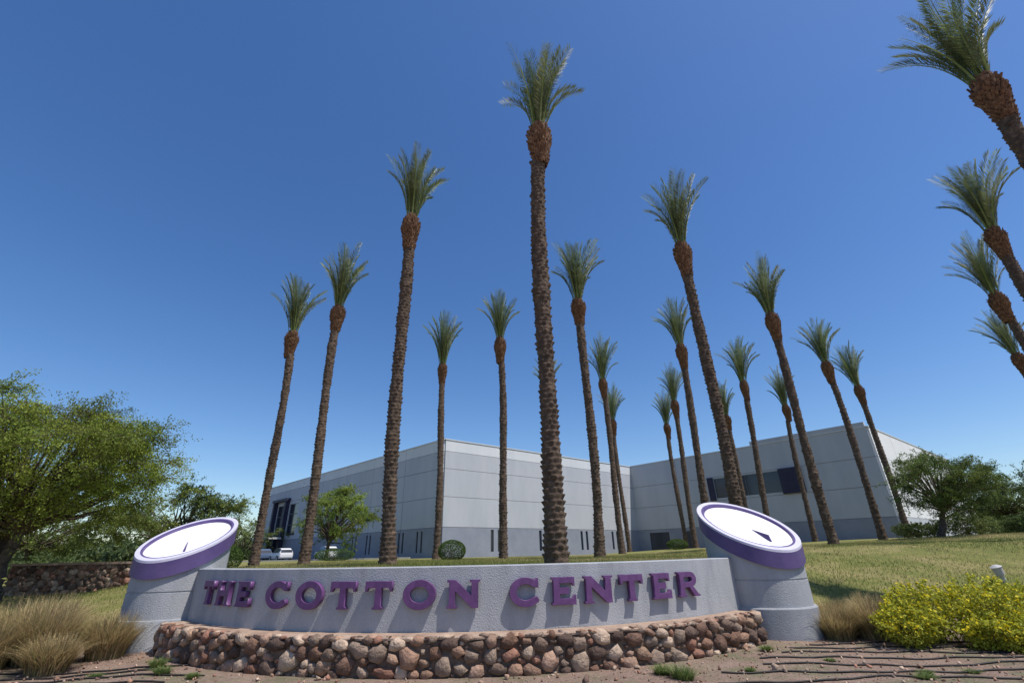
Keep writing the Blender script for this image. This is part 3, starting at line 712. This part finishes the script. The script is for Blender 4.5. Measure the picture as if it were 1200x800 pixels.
# ------------------------------------------------------------------ cars
def car(name,x,y,z,ang,paint):
    e=empty(name,(x,y,z)); e.rotation_euler=(0,0,ang)
    st=[(-2.2,.78,.45,.72,.74,.70),(-2.15,.86,.32,.95,1.0,.74),(-1.95,.89,.28,1.0,1.35,.66),(-1.5,.90,.27,1.0,1.52,.64),(-.6,.90,.25,.98,1.56,.64),(.25,.90,.25,.97,1.52,.64),(.95,.90,.25,.96,1.05,.70),(1.6,.88,.27,.90,.93,.72),(2.1,.82,.32,.78,.80,.66),(2.25,.72,.42,.62,.64,.6)]
    V=[];F=[];mi=[]
    for (sx,hw,zl,zb,zr,rw) in st:
        V+= [(sx,-hw*.92,zl),(sx,-hw,(zl+zb)/2),(sx,-hw*.96,zb),(sx,-rw,zr),(sx,rw,zr),(sx,hw*.96,zb),(sx,hw,(zl+zb)/2),(sx,hw*.92,zl)]
    for j in range(len(st)-1):
        for q in range(8):
            F.append((j*8+q,(j+1)*8+q,(j+1)*8+(q+1)%8,j*8+(q+1)%8))
            g=0
            if q in (2,4) and 2<=j<=5: g=1
            if q==3 and j in (1,5): g=1
            mi.append(g)
    F+=[tuple(range(8)),tuple(len(V)-8+q for q in range(7,-1,-1))]; mi+=[0,0]
    pymesh('body',V,F,[paint,M_glass],e,midx=mi)
    for k,(wx,wy) in enumerate([(-1.35,-.83),(-1.35,.83),(1.4,-.83),(1.4,.83)]):
        V=[];F=[];n=20
        prof=[(.0,-.05),(.2,-.07),(.21,-.10),(.31,-.11),(.33,-.07),(.33,.10)]
        sg=1 if wy<0 else -1
        for r_,o in prof:
            for j in range(n):
                a=2*math.pi*j/n; V.append((wx+r_*math.cos(a),wy+sg*o,.33+r_*math.sin(a)))
        for q in range(len(prof)-1):
            for j in range(n): F.append((q*n+j,q*n+(j+1)%n,(q+1)*n+(j+1)%n,(q+1)*n+j))
        pymesh('wheel_%d'%(k+1),V,F,[M_tyre,M_steel],e,midx=[1 if i<2*n else 0 for i in range(len(F))])
    pymesh('tail_lamps',[(-2.19,-.80,.7),(-2.19,-.55,.7),(-2.17,-.55,.9),(-2.17,-.80,.9),(-2.19,.80,.7),(-2.19,.55,.7),(-2.17,.55,.9),(-2.17,.80,.9)],[(0,1,2,3),(4,5,6,7)],M_lamp,e)
car('parked_car',-23.6,62,1.115,R(128),M_carw)
car('parked_car',-32,68,1.115,R(133),M_carw)
car('parked_car',-36,70.5,1.115,R(133),M_card)

# small landscape light on the right lawn
ll=empty('landscape_light',(13.2,14.0,hz(13.2,14)))
def cyl(nm,r0,r1,z0,z1,m,par,n=16,x=0,y=0):
    V=[(x+r_*math.cos(2*math.pi*j/n),y+r_*math.sin(2*math.pi*j/n),z) for r_,z in ((r0,z0),(r1,z1)) for j in range(n)]
    F=[(j,(j+1)%n,n+(j+1)%n,n+j) for j in range(n)]+[tuple(range(n,2*n)),tuple(range(n-1,-1,-1))]
    return pymesh(nm,V,F,m,par)
cyl('post',.05,.05,-.1,.22,M_steel,ll); cyl('lamp_head',.10,.12,.222,.42,M_kerb,ll); cyl('lamp_cap',.14,.05,.424,.47,M_steel,ll)
ll.rotation_euler=(0,R(-14),0)

# ------------------------------------------------------------------ light
SEL,SAZ=64,118
sd=Vector((math.sin(R(SAZ))*math.cos(R(SEL)),math.cos(R(SAZ))*math.cos(R(SEL)),math.sin(R(SEL))))
sl=bpy.data.lights.new('sun','SUN'); sl.energy=5.0; sl.angle=R(.5); sl.color=(1,.95,.88)
so=bpy.data.objects.new('sun',sl); link(so); so.rotation_euler=(-sd).to_track_quat('-Z','Y').to_euler(); so.location=(20,-10,40)
w=bpy.data.worlds.new('World'); scene.world=w; w.use_nodes=True; nt=w.node_tree
sky=nt.nodes.new('ShaderNodeTexSky'); sky.sky_type='NISHITA'; sky.sun_disc=False; sky.sun_elevation=R(SEL); sky.sun_rotation=R(SAZ)
sky.altitude=350; sky.air_density=1.05; sky.dust_density=.7; sky.ozone_density=3.0
hs=nt.nodes.new('ShaderNodeHueSaturation'); hs.inputs['Hue'].default_value=.507; hs.inputs['Saturation'].default_value=1.24; hs.inputs['Value'].default_value=1.0
nt.links.new(sky.outputs[0],hs.inputs['Color'])
nt.links.new(hs.outputs[0],nt.nodes['Background'].inputs[0]); nt.nodes['Background'].inputs[1].default_value=.145

# ------------------------------------------------------------------ camera
cd=bpy.data.cameras.new('camera'); cd.lens=16.0; cd.sensor_width=36; cd.clip_end=6000; cd.clip_start=.05
cam=bpy.data.objects.new('camera',cd); link(cam)
cam.matrix_world=Matrix.Translation((0,0,1.6))@Matrix.Rotation(R(90+24.8),4,'X')@Matrix.Rotation(-.021,4,'Z')
scene.camera=cam
scene.view_settings.view_transform='Standard'; scene.view_settings.look='None'; scene.view_settings.exposure=0
